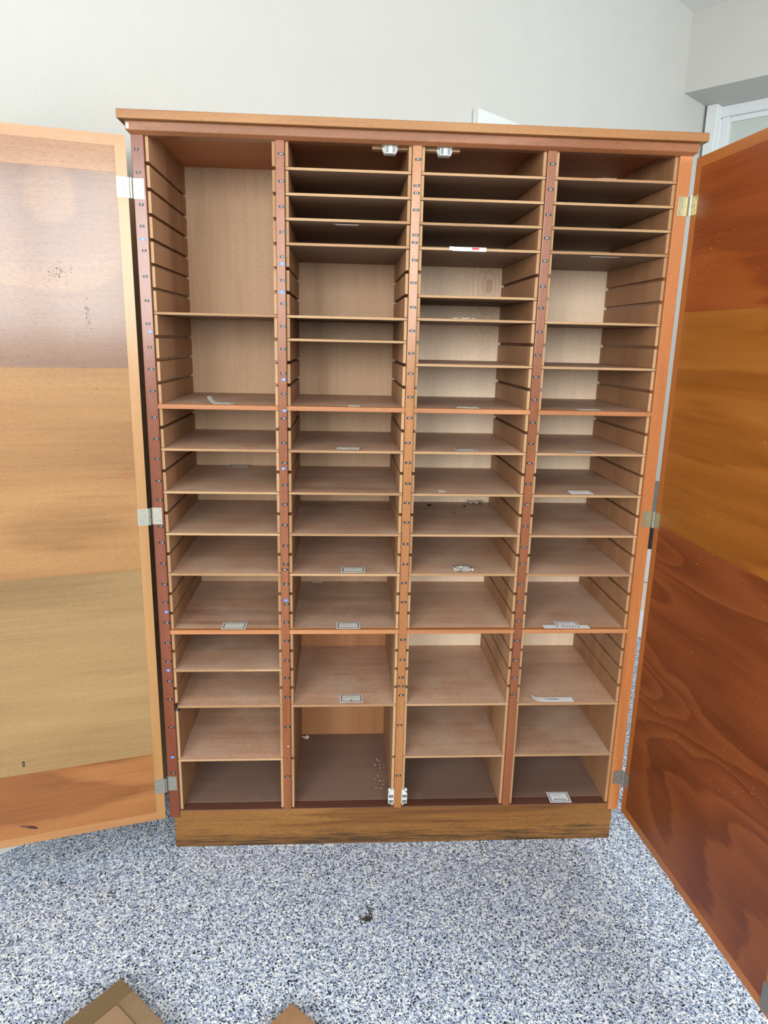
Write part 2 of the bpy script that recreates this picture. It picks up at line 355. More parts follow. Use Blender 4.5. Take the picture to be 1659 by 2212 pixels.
# ------------------------------------------------------------------ room shell
struct('floor', rbox(MB(), -0.5, S_END, -0.02, T_END + 0.2, -0.10, 0.0), M['floor'])
struct('ceiling', rbox(MB(), -0.5, S_END, -0.02, T_END + 0.2, CEIL, CEIL + 0.1), M['ceil'])
struct('wall_back', rbox(MB(), -0.5, S_END, -0.15, 0.0, 0.0, CEIL), M['wall'])
b = MB(); rbox(b, -0.5, 0.0, 0.0, T_END, LINT, CEIL); struct('wall_right', b, M['wall'])   # bulkhead over the glazed partition
b = MB()
rbox(b, S_END, S_END + 0.15, -0.15, WL_T0, 0.0, CEIL); rbox(b, S_END, S_END + 0.15, WL_T1, T_END + 0.2, 0.0, CEIL)
rbox(b, S_END, S_END + 0.15, WL_T0, WL_T1, 0.0, WIN_Z0); rbox(b, S_END, S_END + 0.15, WL_T0, WL_T1, WIN_Z1, CEIL)
struct('wall_left', b, M['wall_far'])
b = MB()
for k in range(3):
    t = WL_T0 + (WL_T1 - WL_T0) * k / 2.0
    rbox(b, S_END, S_END + 0.06, t - 0.04, t + 0.04, WIN_Z0, WIN_Z1)
struct('window_3', b, M['white_paint'])
b = MB()
for s0_, s1_ in ((-0.5, WR_S0), (WR_S1, WIN_S0), (WIN_S1, S_END)): rbox(b, s0_, s1_, T_END, T_END + 0.2, 0.0, CEIL)
for s0_, s1_ in ((WR_S0, WR_S1), (WIN_S0, WIN_S1)):
    rbox(b, s0_, s1_, T_END, T_END + 0.2, 0.0, WIN_Z0); rbox(b, s0_, s1_, T_END, T_END + 0.2, WIN_Z1, CEIL)
struct('wall_front', b, M['wall_far'])
b = MB()
for k in range(4):
    s = WIN_S0 + (WIN_S1 - WIN_S0) * k / 3.0
    rbox(b, s - 0.04, s + 0.04, T_END + 0.0, T_END + 0.06, WIN_Z0, WIN_Z1)
rbox(b, WIN_S0, WIN_S1, T_END, T_END + 0.06, WIN_Z0, WIN_Z0 + 0.06); rbox(b, WIN_S0, WIN_S1, T_END, T_END + 0.06, WIN_Z1 - 0.06, WIN_Z1)
struct('window_1', b, M['white_paint'])
b = MB()
for k in range(3):
    s_ = WR_S0 + (WR_S1 - WR_S0) * k / 2.0
    rbox(b, s_ - 0.04, s_ + 0.04, T_END, T_END + 0.06, WIN_Z0, WIN_Z1)
struct('added_fill_window', b, M['white_paint'])  # frame of the unseen opening added for the fill lamp
# white boxed post in the niche and the glazed partition behind the right door
struct('trim_1', rbox(MB(), -0.40, -0.318, 0.016, 0.083, 0.0, LINT), M['white_paint'], 0.004)
b = MB()
rbox(b, -0.46, -0.40, 0.0, T_END, 2.948, LINT)                 # head
rbox(b, -0.46, -0.40, 0.0, T_END, 0.0, 0.12)                   # sill
for t0 in (0.083, 1.20, 2.32, 3.44, 4.60):
    rbox(b, -0.46, -0.408, t0, t0 + 0.048, 0.12, 2.948)
rbox(b, -0.45, -0.428, 0.131, 4.6, 2.918, 2.948)
w2 = struct('window_2', b, M['white_paint'], 0.003)
for t0 in (0.131, 1.248, 2.368, 3.488):
    rbox(MB(), -0.452, -0.446, t0, t0 + 1.08, 0.12, 2.948).build('window_pane', M['pane'], w2)

# white board on the back wall, its top corner rising behind the cabinet
wb = MB()
sp = (Q - Vector((1.052, 1.386, 0))).dot(DA)
rbox(wb, sp - 1.6, sp, 0.001, 0.035, 1.25, 2.477)
tag(wb.build('wall_board', M['board_white'], None, 0.003), 'white board on the back wall, one corner rising behind the cabinet top', 'board')

# ------------------------------------------------------------------ THE CABINET
W = 1.3862; ZB = 0.106; ZT = 1.990; D = 0.4188
cab = empty('cabinet', (0, 0, 0))
tag(cab, 'tall brown wooden pigeonhole cabinet with four columns of shelves and two open doors', 'cabinet')
Y0 = 0.006
def zc(i): z = 1.9278 - 0.05813 * (i - 1); return z + (z - 1.528) / 1.8835 * Y0
ZM = {11: 1.3440, 22: 0.7084}
FLOOR_Z = 0.1275; CEIL_Z = 2.0105
# fronts of the five uprights
posts = []
for k, (x0, x1, mat) in enumerate(((0.0, 0.0299, 'post'), (0.3431, 0.3654, 'post_red'), (0.6788, 0.7016, 'post_light'), (1.017, 1.0394, 'post_red'), (1.3537, W, 'post_orange'))):
    zb = ZB if k in (0, 4) else 0.1255
    posts.append(MB().box(x0, x1, 0.0, 0.028, zb, ZT + 0.006).build('post', M[mat], cab, 0.0012,
        label=['dark reddish left corner post', 'reddish post between first and second columns', 'tan middle post', 'reddish post between third and fourth columns', 'bright orange right corner post'][k]))
# carcass sides and divider cores
for x0, x1 in ((0.0, 0.0299), (1.3537, W)):
    MB().box(x0, x1, 0.028, D + 0.008, ZB, ZT + 0.012).build('carcass_side', M['frieze'], cab)
for x0, x1 in ((0.3431, 0.3654), (0.6788, 0.7016), (1.017, 1.0394)):
    MB().box(x0, x1, 0.028, D, FLOOR_Z - 0.001, CEIL_Z).build('divider', M['core'], cab)
MB().box(0.0299, 0.69, D, D + 0.008, 0.70, CEIL_Z).build('back_panel', M['back'], cab)
MB().box(0.0299, 0.69, D, D + 0.008, 0.11, 0.70).build('back_panel', M['back_orange'], cab, label='more orange lower back panel')
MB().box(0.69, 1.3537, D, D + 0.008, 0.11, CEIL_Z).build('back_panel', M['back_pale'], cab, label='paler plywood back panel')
MB().box(0.0299, 1.3537, 0.012, D, CEIL_Z, CEIL_Z + 0.006).build('top_panel', M['ceiling_board'], cab)
MB().box(0.0299, 1.3537, 0.040, D, 0.11, FLOOR_Z).build('bottom_panel', M['cab_floor'], cab)
MB().box(0.0299, 1.3537, 0.004, 0.040, 0.11, FLOOR_Z - 0.0006).build('bottom_rail', M['rail_red'], cab, 0.001)
b = MB(); b.prism([(0.0125, 0.0), (1.3690, 0.0), (1.3690, ZB), (1.3537, ZB), (1.3537, 0.1257), (0.0299, 0.1257), (0.0299, ZB), (0.0125, ZB)], 1, 0.002, 0.022)
b.box(0.0125, 0.034, 0.022, D, 0.0, 0.105); b.box(1.348, 1.369, 0.022, D, 0.0, 0.105)
b.build('plinth', M['plinth'], cab, 0.001)
# cornice and bevelled frieze
MB().box(-0.024, W + 0.024, -0.026, D + 0.005, 2.018, 2.0385).build('cornice', M['cornice'], cab, 0.0016)
b = MB(); b.prism([(-0.0095, 2.018), (-0.0095, 1.9977), (0.0, 1.9895), (0.026, 1.9895), (0.026, 2.018)], 0, -0.0095, W + 0.0095)
for j, v in enumerate(b.v):                                            # mitred returns of the bevel at both ends
    if abs(v[2] - 1.9895) < 1e-6: b.v[j] = (0.0 if v[0] < 0 else W, v[1], v[2])
b.box(-0.008, 0.0, 0.026, D, 1.9985, 2.0178); b.box(W, W + 0.008, 0.026, D, 1.9985, 2.0178)
b.build('frieze', M['frieze'], cab, 0.001)
MB().box(-0.0068, -0.0005, -0.0102, -0.0096, 2.0005, 2.0125).build('paper_sticker', M['paper_w'], cab, label='small white paper sticker')

# grooved linings on both sides of every column
COLX = [(0.0299, 0.3431), (0.3654, 0.6788), (0.7016, 1.017), (1.0394, 1.3537)]
GR = sorted([zc(i) for i in list(range(1, 27)) + [29] if i not in ZM] , reverse=True)
TH = 0.0088
def strips():
    edges = [(CEIL_Z, CEIL_Z)]
    marks = [(z + 0.0042, z - 0.0042) for z in GR] + [(z + 0.0064, z - 0.0064) for z in ZM.values()]
    marks.sort(reverse=True)
    out = []; top = CEIL_Z
    for hi, lo in marks: out.append((hi, top)); top = lo
    out.append((FLOOR_Z, top)); return out
SEG = strips()
for (x0, x1) in COLX:
    for xa, xb in ((x0 + 0.0006, x0 + TH), (x1 - TH, x1 - 0.0006)):
        b = MB()
        for z0, z1 in SEG:
            b.box(xa, xb, Y0 + 0.003, D - 0.004, z0, z1, mats=(1, 1, 1, 0, 0, 0))
        b.build('side_lining', [M['side'], M['ply_edge']], cab, 0.0006, seg=1)
# fixed shelves
for (x0, x1) in COLX:
    for i, z in ZM.items():
        b = MB().box(x0, x1, 0.0, 0.018, z - 0.0062, z + 0.0062)
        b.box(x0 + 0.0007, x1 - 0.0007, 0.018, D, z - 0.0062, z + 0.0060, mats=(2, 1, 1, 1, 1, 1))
        b.build('fixed_shelf', [M['main_edge'], M['shelf_top'], M['shelf_under_shaded']], cab, 0.0008, seg=1, label='thicker fixed shelf with an orange lipped front')
# loose shelves in the grooves
SHELVES = [[7, 13, 15, 17, 19, 24, 26, 29], [1, 2, 3, 4, 7, 8, 13, 15, 17, 19, 26],
           [1, 2, 3, 4, 6, 7, 9, 13, 15, 17, 19, 26, 29], [1, 2, 3, 4, 7, 9, 13, 15, 17, 19, 26, 29]]
for c, (x0, x1) in enumerate(COLX):
    for i in SHELVES[c]:
        z = zc(i) + random.uniform(-0.0006, 0.0006)
        yj = random.uniform(-0.0015, 0.0015)
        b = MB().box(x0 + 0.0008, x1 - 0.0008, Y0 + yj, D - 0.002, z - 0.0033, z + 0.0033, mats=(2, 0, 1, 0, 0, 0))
        b.build('shelf', [M['shelf_top'], M['shelf_edge'], M['shelf_under_shaded']], cab, 0.0006, seg=1)

# ------------------------------------------------------------------ doors
def door(loc, ang, width, z0, z1, sgn, name_lips, zones, lab):
    """local x: away from the hinge, inner face at y = 0, thickness to -sgn"""
    vx, hz = M[name_lips], M[name_lips + '_h']
    T = 0.021; e = 0.0012; lw = 0.025
    ya, yb = (-T, -e) if sgn > 0 else (e, T)
    d = MB().box(0.0005, width - 0.0005, min(ya, yb), max(ya, yb), z0 + 0.0005, z1 - 0.0005).build('door', vx, cab, 0.001, label=lab)
    d.location = loc; d.rotation_euler = (0, 0, ang)
    y0, y1 = (-e, 0.0) if sgn > 0 else (0.0, e)
    def lip(poly, mat): MB().prism(poly, 1, y0, y1).build('lipping', mat, d)
    lip([(0, z0), (lw, z0 + lw), (lw, z1 - lw), (0, z1)], vx)
    lip([(width, z0), (width, z1), (width - lw, z1 - lw), (width - lw, z0 + lw)], vx)
    lip([(0, z1), (lw, z1 - lw), (width - lw, z1 - lw), (width, z1)], hz)
    lip([(0, z0), (width, z0), (width - lw, z0 + lw), (lw, z0 + lw)], hz)
    b = MB(); mats = []
    for k, (a, c_, m) in enumerate(zones):
        b.box(lw + 0.0002, width - lw - 0.0002, y0, y1 - 0.0002 * sgn if sgn > 0 else y1, a, c_, k); mats.append(M[m])
    b.build('veneer_panel', mats, d)
    return d
DL = door((-0.0098, -0.0111, 0), math.atan2(-0.268, -0.963), 0.69, 0.1129, 1.9845, 1, 'lip_left',
     [(0.138, 0.334, 'v_l4'), (0.3342, 0.900, 'v_l3'), (0.9002, 1.441, 'v_l2'), (1.4412, 1.9007, 'v_l1'), (1.9011, 1.9593, 'v_l0')],
     'left door opened flat towards the wall, pale tan inner face')
DR = door((1.3929, -0.0089, 0), math.atan2(-0.9973, 0.0732), 0.705, 0.1095, 1.984, -1, 'lip_right',
     [(0.135, 1.039, 'v_r2'), (1.0392, 1.612, 'v_r1'), (1.6122, 1.9588, 'v_r0')],
     'right door standing open towards the camera, orange brown inner face')
MB().box(0.676, 0.703, -0.0022, 0.0, 0.118, 0.185).build('strike_plate', M['box_grey'], DR, 0.0006, label='dark steel strike plate')

# knots and dark pore clusters in the door veneers
M['knot'] = plain('dark_knot', (74, 44, 28), 0.5); M['knot_red'] = plain('reddish_knot', (142, 84, 52), 0.5); M['knot_purple'] = plain('purple_brown_mark', (96, 58, 44), 0.5)
def marks(door_, y, items, mat, label):
    r = random.Random(len(items) * 7 + int(items[0][1] * 100)); b = MB()
    for (x, z, rx, rz, a) in items:
        n = 9; base = len(b.v); ca, sa = math.cos(a), math.sin(a)
        for k in range(n):
            q = r.uniform(0.75, 1.2); u, w_ = rx * q * math.cos(2 * math.pi * k / n), rz * q * math.sin(2 * math.pi * k / n)
            b.v.append((x + u * ca - w_ * sa, y, z + u * sa + w_ * ca))
        b.f.append(tuple(base + k for k in range(n))); b.mi.append(0)
    b.build('knot', mat, door_, label=label)
rk = random.Random(12)
marks(DL, 0.00015, [(0.172 + rk.gauss(0, 0.012), 1.663 + rk.gauss(0, 0.012), rk.uniform(0.0006, 0.0026), rk.uniform(0.0004, 0.001), rk.uniform(0, 3)) for _ in range(46)], M['knot'], 'cluster of dark pore flecks')
marks(DL, 0.00015, [(0.112 + rk.gauss(0, 0.003), 1.572 + rk.gauss(0, 0.020), rk.uniform(0.0006, 0.0026), rk.uniform(0.0004, 0.001), rk.uniform(0, 3)) for _ in range(34)], M['knot'], 'string of dark pore flecks')
marks(DL, 0.00015, [(0.104, 1.390, 0.0020, 0.0014, 0.2)], M['knot'], 'small dark pin knot')
marks(DL, 0.00015, [(0.046 + 0.012 * math.cos(a), 1.164 + 0.009 * math.sin(a), 0.0046, 0.0028, a + 1.57) for a in (0.3, 1.1, 2.0, 2.9, 3.7, 4.5, 5.4)], M['knot_red'], 'reddish ring knot')
marks(DL, 0.00015, [(0.366, 0.166, 0.026, 0.0050, 0.36), (0.356, 0.161, 0.016, 0.0040, 0.36)], M['knot_purple'], 'dark purplish streak')
# ------------------------------------------------------------------ hinges
def hinge(side, z, mat):
    d = DL if side < 0 else DR
    ang = d.rotation_euler[2]; ox, oy = d.location[0], d.location[1]
    ux, uy = math.cos(ang), math.sin(ang)
    nx, ny = (-uy, ux) if side < 0 else (uy, -ux)            # towards the seen side of the door
    h = 0.0465; t = 0.0013
    px = 0.0 if side < 0 else W
    b = MB()
    xa, xb = (px - 0.002, px + 0.0258) if side < 0 else (px - 0.0268, px + 0.002)
    b.box(xa, xb, -t, -0.0001, z - h / 2, z + h / 2)
    def dp(a, o, zz): return (ox + ux * a + nx * o, oy + uy * a + ny * o, zz)
    P = [dp(-0.003, 0.0002, z - h / 2), dp(0.026, 0.0002, z - h / 2), dp(0.026, t, z - h / 2), dp(-0.003, t, z - h / 2)]
    b.quadbox(P + [(p[0], p[1], z + h / 2) for p in P])
    kx, ky = (-0.0045, -0.0075) if side < 0 else (W + 0.0035, -0.0065)
    b.prism([(kx + 0.0034 * math.cos(k * math.pi / 6), ky + 0.0034 * math.sin(k * math.pi / 6)) for k in range(12)], 2, z + 0.0004, z + h / 2, 1)
    b.prism([(kx + 0.0034 * math.cos(k * math.pi / 6), ky + 0.0034 * math.sin(k * math.pi / 6)) for k in range(12)], 2, z - h / 2, z - 0.0004, 1)
    hg = b.build('hinge', [mat, M['knuckle']], cab)
    sx = -side
    for (a, dz) in ((0.0175, 0.0145), (0.0115, 0.0), (0.0175, -0.0145)):
        s = MB(); cx = px + sx * a
        n = 14
        ring = [(cx + 0.0031 * math.cos(2 * math.pi * k / n), z + dz + 0.0031 * math.sin(2 * math.pi * k / n)) for k in range(n)]
        s.prism([(cx + (q - cx) * 1.28, z + dz + (w_ - z - dz) * 1.28) for q, w_ in ring], 1, -t - 0.0003, -t + 0.0002, 1)
        s.prism(ring, 1, -t - 0.0008, -t + 0.0002)
        th = random.uniform(0, 3.1); cs, sn = math.cos(th) * 0.0028, math.sin(th) * 0.0028
        px_, pz_ = -sn / 0.0028 * 0.0005, cs / 0.0028 * 0.0005
        s.prism([(cx - cs - px_, z + dz - sn - pz_), (cx + cs - px_, z + dz + sn - pz_), (cx + cs + px_, z + dz + sn + pz_), (cx - cs + px_, z + dz - sn + pz_)], 1, -t - 0.00095, -t - 0.0006, 1)
        s.build('screw', [M['screw'], M['slot']], hg)
        s = MB(); aa = a - 0.0015; off = t
        o0, o1 = off - 0.0002, off + 0.0008
        g0 = [dp(aa + 0.0040 * math.cos(2 * math.pi * k / n), off + 0.0003, z + dz + 0.0040 * math.sin(2 * math.pi * k / n)) for k in range(n)]
        r0 = [dp(aa + 0.0031 * math.cos(2 * math.pi * k / n), o0, z + dz + 0.0031 * math.sin(2 * math.pi * k / n)) for k in range(n)]
        r1 = [dp(aa + 0.0031 * math.cos(2 * math.pi * k / n), o1, z + dz + 0.0031 * math.sin(2 * math.pi * k / n)) for k in range(n)]
        s.v += r0 + r1
        s.f.append(tuple(range(n))); s.mi.append(0); s.f.append(tuple(n + k for k in reversed(range(n)))); s.mi.append(0)
        for k in range(n):
            j = (k + 1) % n; s.f.append((j, k, n + k, n + j)); s.mi.append(0)
        s.v += g0; s.f.append(tuple(2 * n + k for k in range(n))); s.mi.append(1)
        P = [dp(aa - cs - px_, o1 - 0.0001, z + dz - sn - pz_), dp(aa + cs - px_, o1 - 0.0001, z + dz + sn - pz_), dp(aa + cs + px_, o1 - 0.0001, z + dz + sn + pz_), dp(aa - cs + px_, o1 - 0.0001, z + dz - sn + pz_)]
        P2 = [dp(aa - cs - px_, o1 + 0.00015, z + dz - sn - pz_), dp(aa + cs - px_, o1 + 0.00015, z + dz + sn - pz_), dp(aa + cs + px_, o1 + 0.00015, z + dz + sn + pz_), dp(aa - cs + px_, o1 + 0.00015, z + dz - sn + pz_)]
        s.quadbox(P + P2, 1)
        s.build('screw', [M['screw'], M['slot']], hg)
for side, zz, mt in ((-1, 1.8694, 'steel'), (-1, 1.0485, 'steel'), (-1, 0.2236, 'steel'), (1, 1.8729, 'brass'), (1, 1.0491, 'brass'), (1, 0.2212, 'steel')):
    hinge(side, zz, M[mt])

# ------------------------------------------------------------------ magnetic catches
def catch_top(x0, x1):
    b = MB(); cx = (x0 + x1) / 2
    b.prism([(x0, 1.991), (x1, 1.991), (x1, 1.985), (x1 - 0.006, 1.9735), (x0 + 0.006, 1.9735), (x0, 1.985)], 1, 0.024, 0.040)
    b.box(cx - 0.0145, cx + 0.0145, 0.010, 0.024, 1.9725, 1.991)
    c = b.build('magnetic_catch', M['plastic'], cab, 0.0008, label='white plastic magnetic catch under the frieze')
    for k in (-1, 1):
        MB().box(cx + k * 0.0085 - 0.0036, cx + k * 0.0085 + 0.0036, 0.0088, 0.010, 1.9745, 1.9885).build('steel_plate', M['magnet'], c)
MB().box(0.580, 0.6788, 0.028, 0.050, 1.9855, 1.993).build('catch_batten', M['ply_edge'], cab, 0.0006)
MB().box(0.7016, 0.800, 0.028, 0.050, 1.9855, 1.993).build('catch_batten', M['ply_edge'], cab, 0.0006)
catch_top(0.605, 0.6445); catch_top(0.7415, 0.7810)
def catch_side(xw, dx):
    """xw: face of the post, dx: -1 sits on its left side, 1 on its right side"""
    b = MB(); w = 0.0175
    b.prism([(xw, 0.1395), (xw + dx * w, 0.1395), (xw + dx * w, 0.174), (xw + dx * w * 0.35, 0.188), (xw, 0.188)], 1, 0.001, 0.017)
    b.prism([(xw + dx * (w - 0.004 + 0.0042 * math.cos(k * math.pi / 8)), 0.184 + 0.0042 * math.sin(k * math.pi / 8)) for k in range(16)], 1, 0.006, 0.012)
    c = b.build('magnetic_catch', M['plastic'], cab, 0.0007, label='white plastic magnetic catch at the foot of the middle post')
    xa, xb = sorted((xw + dx * 0.0025, xw + dx * (w - 0.0015)))
    for z0 in (0.143, 0.161):
        MB().box(xa, xb, -0.0002, 0.001, z0, z0 + 0.0095).build('steel_plate', M['magnet'], c)
catch_side(0.6786, -1); catch_side(0.7018, 1)

# ------------------------------------------------------------------ embossed tape labels on the posts
dg = None
_glyph = {}
def glyph(ch, size):
    if (ch, size) in _glyph: return _glyph[(ch, size)]
    cu = bpy.data.curves.new('glyph', 'FONT'); cu.body = ch; cu.size = size; cu.align_x = 'CENTER'; cu.resolution_u = 2; cu.offset = size * 0.022
    o = bpy.data.objects.new('glyph', cu); COL.objects.link(o)
    bpy.context.view_layer.update()
    me = bpy.data.meshes.new_from_object(o.evaluated_get(bpy.context.evaluated_depsgraph_get()))
    vs = [tuple(v.co) for v in me.vertices]; fs = [tuple(p.vertices) for p in me.polygons]
    bpy.data.objects.remove(o); bpy.data.curves.remove(cu); bpy.data.meshes.remove(me)
    _glyph[(ch, size)] = (vs, fs); return vs, fs
def add_text(b, txt, size, pitch, place, m):
    n = len(txt)
    for k, ch in enumerate(txt):
        if ch == ' ': continue
        vs, fs = glyph(ch, size); off = (k - (n - 1) / 2.0) * pitch; base = len(b.v)
        b.v += [place(x + off, y) for x, y, _ in vs]; b.f += [tuple(base + i for i in f) for f in fs]; b.mi += [m] * len(fs)
LABELS = [
 [('1',.0121,1.9577),('2',.014,1.9064),('3',.0166,1.8339),('4',.0154,1.7845),('5',.0175,1.7279),('6',.0163,1.6669),('7',.0172,1.6087),('8',.0167,1.5524),('9',.0178,1.4944),('10',.0179,1.4391),('11',.0199,1.3829),('12',.0197,1.3152),('13',.0215,1.2584),('14',.0207,1.2052),('15',.0212,1.1455),('16',.0215,1.0933),('17',.0204,1.0187),('18',.0208,.9735),('19',.0218,.9133),('20',.0222,.8528),('21',.0223,.7989),('22',.0225,.7389),('23',.0217,.6772),('24',.0207,.6194),('25',.0213,.5585),('26',.0198,.5013),('27',.0189,.409),('28',.0167,.2589),('A',.0154,1.7546,'b'),('B',.0214,1.5329,'b'),('F',.0230,.7706,'b'),('H',.019,.592,'b'),('J',.0175,.3116,'b')],
 [('29',.3576,1.9599),('30',.3579,1.898),('31',.3584,1.8399),('32',.3590,1.7812),('33',.3590,1.7232),('34',.3585,1.6667),('35',.3590,1.6095),('36',.3580,1.5533),('37',.3575,1.4967),('38',.3565,1.4343),('39',.3580,1.382),('40',.3570,1.3174),('41',.3570,1.2528),('42',.3580,1.1982),('43',.3580,1.1371),('44',.3570,1.0838),('45',.3560,1.0249),('46',.3575,.9661),('47',.3575,.912),('OA',.3545,.8965),('48',.3575,.854),('49',.3580,.7936),('50',.3570,.7389),('51',.3580,.6817),('52',.3575,.6208),('53',.3575,.5653),('54',.3575,.5045),('55',.3570,.4072),('56',.3550,.2408),('K',.3575,1.7061,'b'),('L',.3560,1.6375,'b'),('M',.3575,1.419,'b'),('N',.3585,1.3382,'b'),('O',.3540,1.1828,'b'),('P',.3570,.8052,'b'),('.',.358,.3426,'p')],
 [('57',.6930,1.9588),('58',.6915,1.8992),('KA',.6915,1.8822),('59',.6915,1.8428),('60',.692,1.7839),('LA',.6905,1.7661),('61',.6925,1.7241),('62',.691,1.6689),('63',.6912,1.6089),('64',.691,1.5497),('65',.6902,1.4926),('66',.6904,1.4407),('67',.6914,1.3795),('68',.691,1.3239),('69',.688,1.2566),('70',.6906,1.2028),('71',.6915,1.1447),('72',.6903,1.0903),('73',.6912,1.0349),('74',.6908,.9726),('75',.6918,.9131),('76',.6896,.8573),('77',.6903,.7999),('79',.6908,.6841),('80',.6916,.6208),('81',.6902,.5644),('78',.6893,.5365),('82',.6913,.5072),('83',.690,.4094),('84',.6905,.2382)],
 [('85',1.0298,1.9608),('86',1.0291,1.9016),('87',1.0278,1.8423),('88',1.0286,1.7866),('89',1.0277,1.7314),('90',1.0270,1.6687),('91',1.0265,1.6147),('92',1.0271,1.5546),('93',1.0268,1.495),('94',1.0260,1.4382),('95',1.0267,1.3778),('96',1.0262,1.3168),('97',1.0260,1.2593),('98',1.0255,1.2049),('99',1.0262,1.1475),('100',1.0270,1.0895),('101',1.027,1.0263),('102',1.0265,.9656),('103',1.0262,.9166),('104',1.0265,.855),('105',1.0265,.7995),('106',1.026,.7416),('107',1.0265,.6799),('108',1.0265,.6181),('109',1.0265,.5612),('110',1.0262,.5069)]]
for k, lst in enumerate(LABELS):
    for e in lst:
        t, x, z = e[:3]; kind = e[3] if len(e) > 3 else 'k'
        b = MB()
        if kind == 'p':
            b.cyl((x, -0.0006, z), 0.0028, 0.0006, 1, 12, 0)
            b.build('pink_sticker', M['tape_p'], posts[k], label='tiny round pink sticker'); continue
        wd = {1: 0.0115, 2: 0.0158, 3: 0.0168}[len(t)]
        if kind == 'b': wd = 0.0135 if t in 'AKLP' else 0.0105
        hh = 0.0029 if kind == 'k' else 0.0034
        tilt = random.uniform(-0.06, 0.06); ct, stl = math.cos(tilt), math.sin(tilt)
        def pl(xx, yy): return (x + xx * ct - yy * stl, -0.00062, z + xx * stl + yy * ct)
        P = []
        for yy in (0.0, -0.0005):
            for sx_, sz_ in ((-1, -1), (1, -1), (1, 1), (-1, 1)):
                q = pl(sx_ * wd / 2, sz_ * hh); P.append((q[0], yy, q[2]))
        b.quadbox(P, 0)
        sz = 0.0046 if kind == 'k' else 0.0052
        add_text(b, t, sz, 0.0044, lambda xx, yy: pl(xx, yy - sz * 0.35), 1)
        col = 'black' if kind == 'k' else 'blue'
        what = 'number' if t.isdigit() else 'letter'
        b.build('tape_label', [M['tape_k' if kind == 'k' else 'tape_b'], M['emboss']], posts[k], label='%s tape label with %s %s' % (col, what, t))
# the stray tape on the left door
b = MB(); b.box(0.3605, 0.3665, -0.0002, 0.0005, 0.3585, 0.3735)
add_text(b, '11', 0.0046, 0.005, lambda xx, yy: (0.3635 + (yy - 0.0016), 0.0006, 0.366 + xx), 1)
b.build('tape_label', [M['tape_k'], M['emboss']], DL, label='black tape label stuck upright on the left door')

# ------------------------------------------------------------------ paper cards lying on the shelves
def scribble(b, x0, x1, y, amp, z, seed):
    r = random.Random(seed); n = 26; pts = []
    for k in range(n):
        u = k / (n - 1.0)
        pts.append((x0 + (x1 - x0) * u + r.uniform(-0.0006, 0.0006), y + (amp if k % 2 else -amp * 0.5) * r.uniform(0.4, 1.0)))
    b.ribbon(pts, 0.00055, z)
def sheet(b, w, d, curl=0.0, end='L', th=0.0004, n=10, crumple=0.0, seed=0):
    r = random.Random(seed); base = len(b.v); nz = {}
    for j in range(5):
        for k in range(n + 1):
            u = k / n; x = (u - 0.5) * w; y = (j / 4.0 - 0.5) * d
            a = max(0.0, 0.3 - (u if end == 'L' else 1 - u)) / 0.3
            z = curl * a * a + crumple * r.random()
            b.v.append((x, y, z))
    for j in range(4):
        for k in range(n):
            i = base + j * (n + 1) + k
            b.f.append((i, i + 1, i + n + 2, i + n + 1)); b.mi.append(0)
def card(x, y, z, rz, w, d, label, border=True, text=None, curl=0.0, end='L', group='shelf mark cards', mat='paper', seed=1, crumple=0.0, name='shelf_card', cat='card', scr=True):
    b = MB(); sheet(b, w, d, curl, end, crumple=crumple, seed=seed)
    o = b.build(name, M[mat], None); so = o.modifiers.new('thickness', 'SOLIDIFY'); so.thickness = 0.0004; so.offset = 1
    o.location = (x, y, z + 0.0007); o.rotation_euler = (0, 0, rz)
    tag(o, label, cat, group)
    zz = 0.0008 + crumple
    if border:
        q = MB(); m_ = 0.0055; lw = 0.0022
        xx, yy = w / 2 - m_, d / 2 - m_
        lo = -xx if curl == 0 else -xx + w * 0.26
        q.ribbon([(lo, yy), (xx, yy)], lw, zz); q.ribbon([(lo, -yy), (xx, -yy)], lw, zz); q.ribbon([(xx, -yy - lw / 2), (xx, yy + lw / 2)], lw, zz)
        if curl == 0: q.ribbon([(-xx, -yy - lw / 2), (-xx, yy + lw / 2)], lw, zz)
        q.build('printed_border', M['ink_navy'], o, label='navy printed border')
    if text or scr:
        q = MB()
        if text: add_text(q, text[0], text[1], text[1] * 0.62, lambda a, c_: (a + text[2], c_ + text[3], zz + 0.0001), 0)
        if scr: scribble(q, -w * 0.30, w * 0.12, d * 0.16, 0.0018, zz, seed)
        q.build('handwriting', M['ink'], o)
    return o
T1 = ZM[11] + 0.0064; T2 = ZM[22] + 0.0064
def zt(i): return zc(i) + 0.0042
CW, CD = 0.069, 0.047
card(0.187, 0.045, T1, 0.03, 0.066, 0.052, 'curled white label card on the upper fixed shelf of the leftmost column', curl=0.018, seed=2, scr=False)
card(0.181, 0.388, zt(15), 0.0, CW, 0.05, 'label card pushed to the back of a shelf in the leftmost column', seed=3)
card(0.2055, 0.030, T2, 0.0, CW, CD, 'label card with cursive ink on the lower fixed shelf of the leftmost column', seed=4)
card(0.542, 0.028, T1, 0.02, 0.030, 0.040, 'torn half label on the upper fixed shelf of the second column', border=False, seed=5, scr=False)
card(0.528, 0.034, zt(13), -0.05, 0.062, 0.040, 'torn strip of label card on the shelf below the upper fixed shelf, second column', border=False, seed=6, crumple=0.001)
card(0.5455, 0.036, zt(19), 0.0, CW, CD, 'flat label card on the second column shelf just above the lower fixed shelf', seed=7)
card(0.431, 0.408, T2, 0.0, 0.034, 0.018, 'scrap of card far back on the lower fixed shelf of the second column', border=False, seed=8, scr=False)
card(0.5335, 0.030, T2, 0.0, CW, CD, 'label card on the lower fixed shelf of the second column', seed=9)
card(0.545, 0.040, zt(26), 0.0, CW, CD, 'label card marked with a letter B in the second column', text=('B', 0.012, 0.0, -0.017), seed=10)
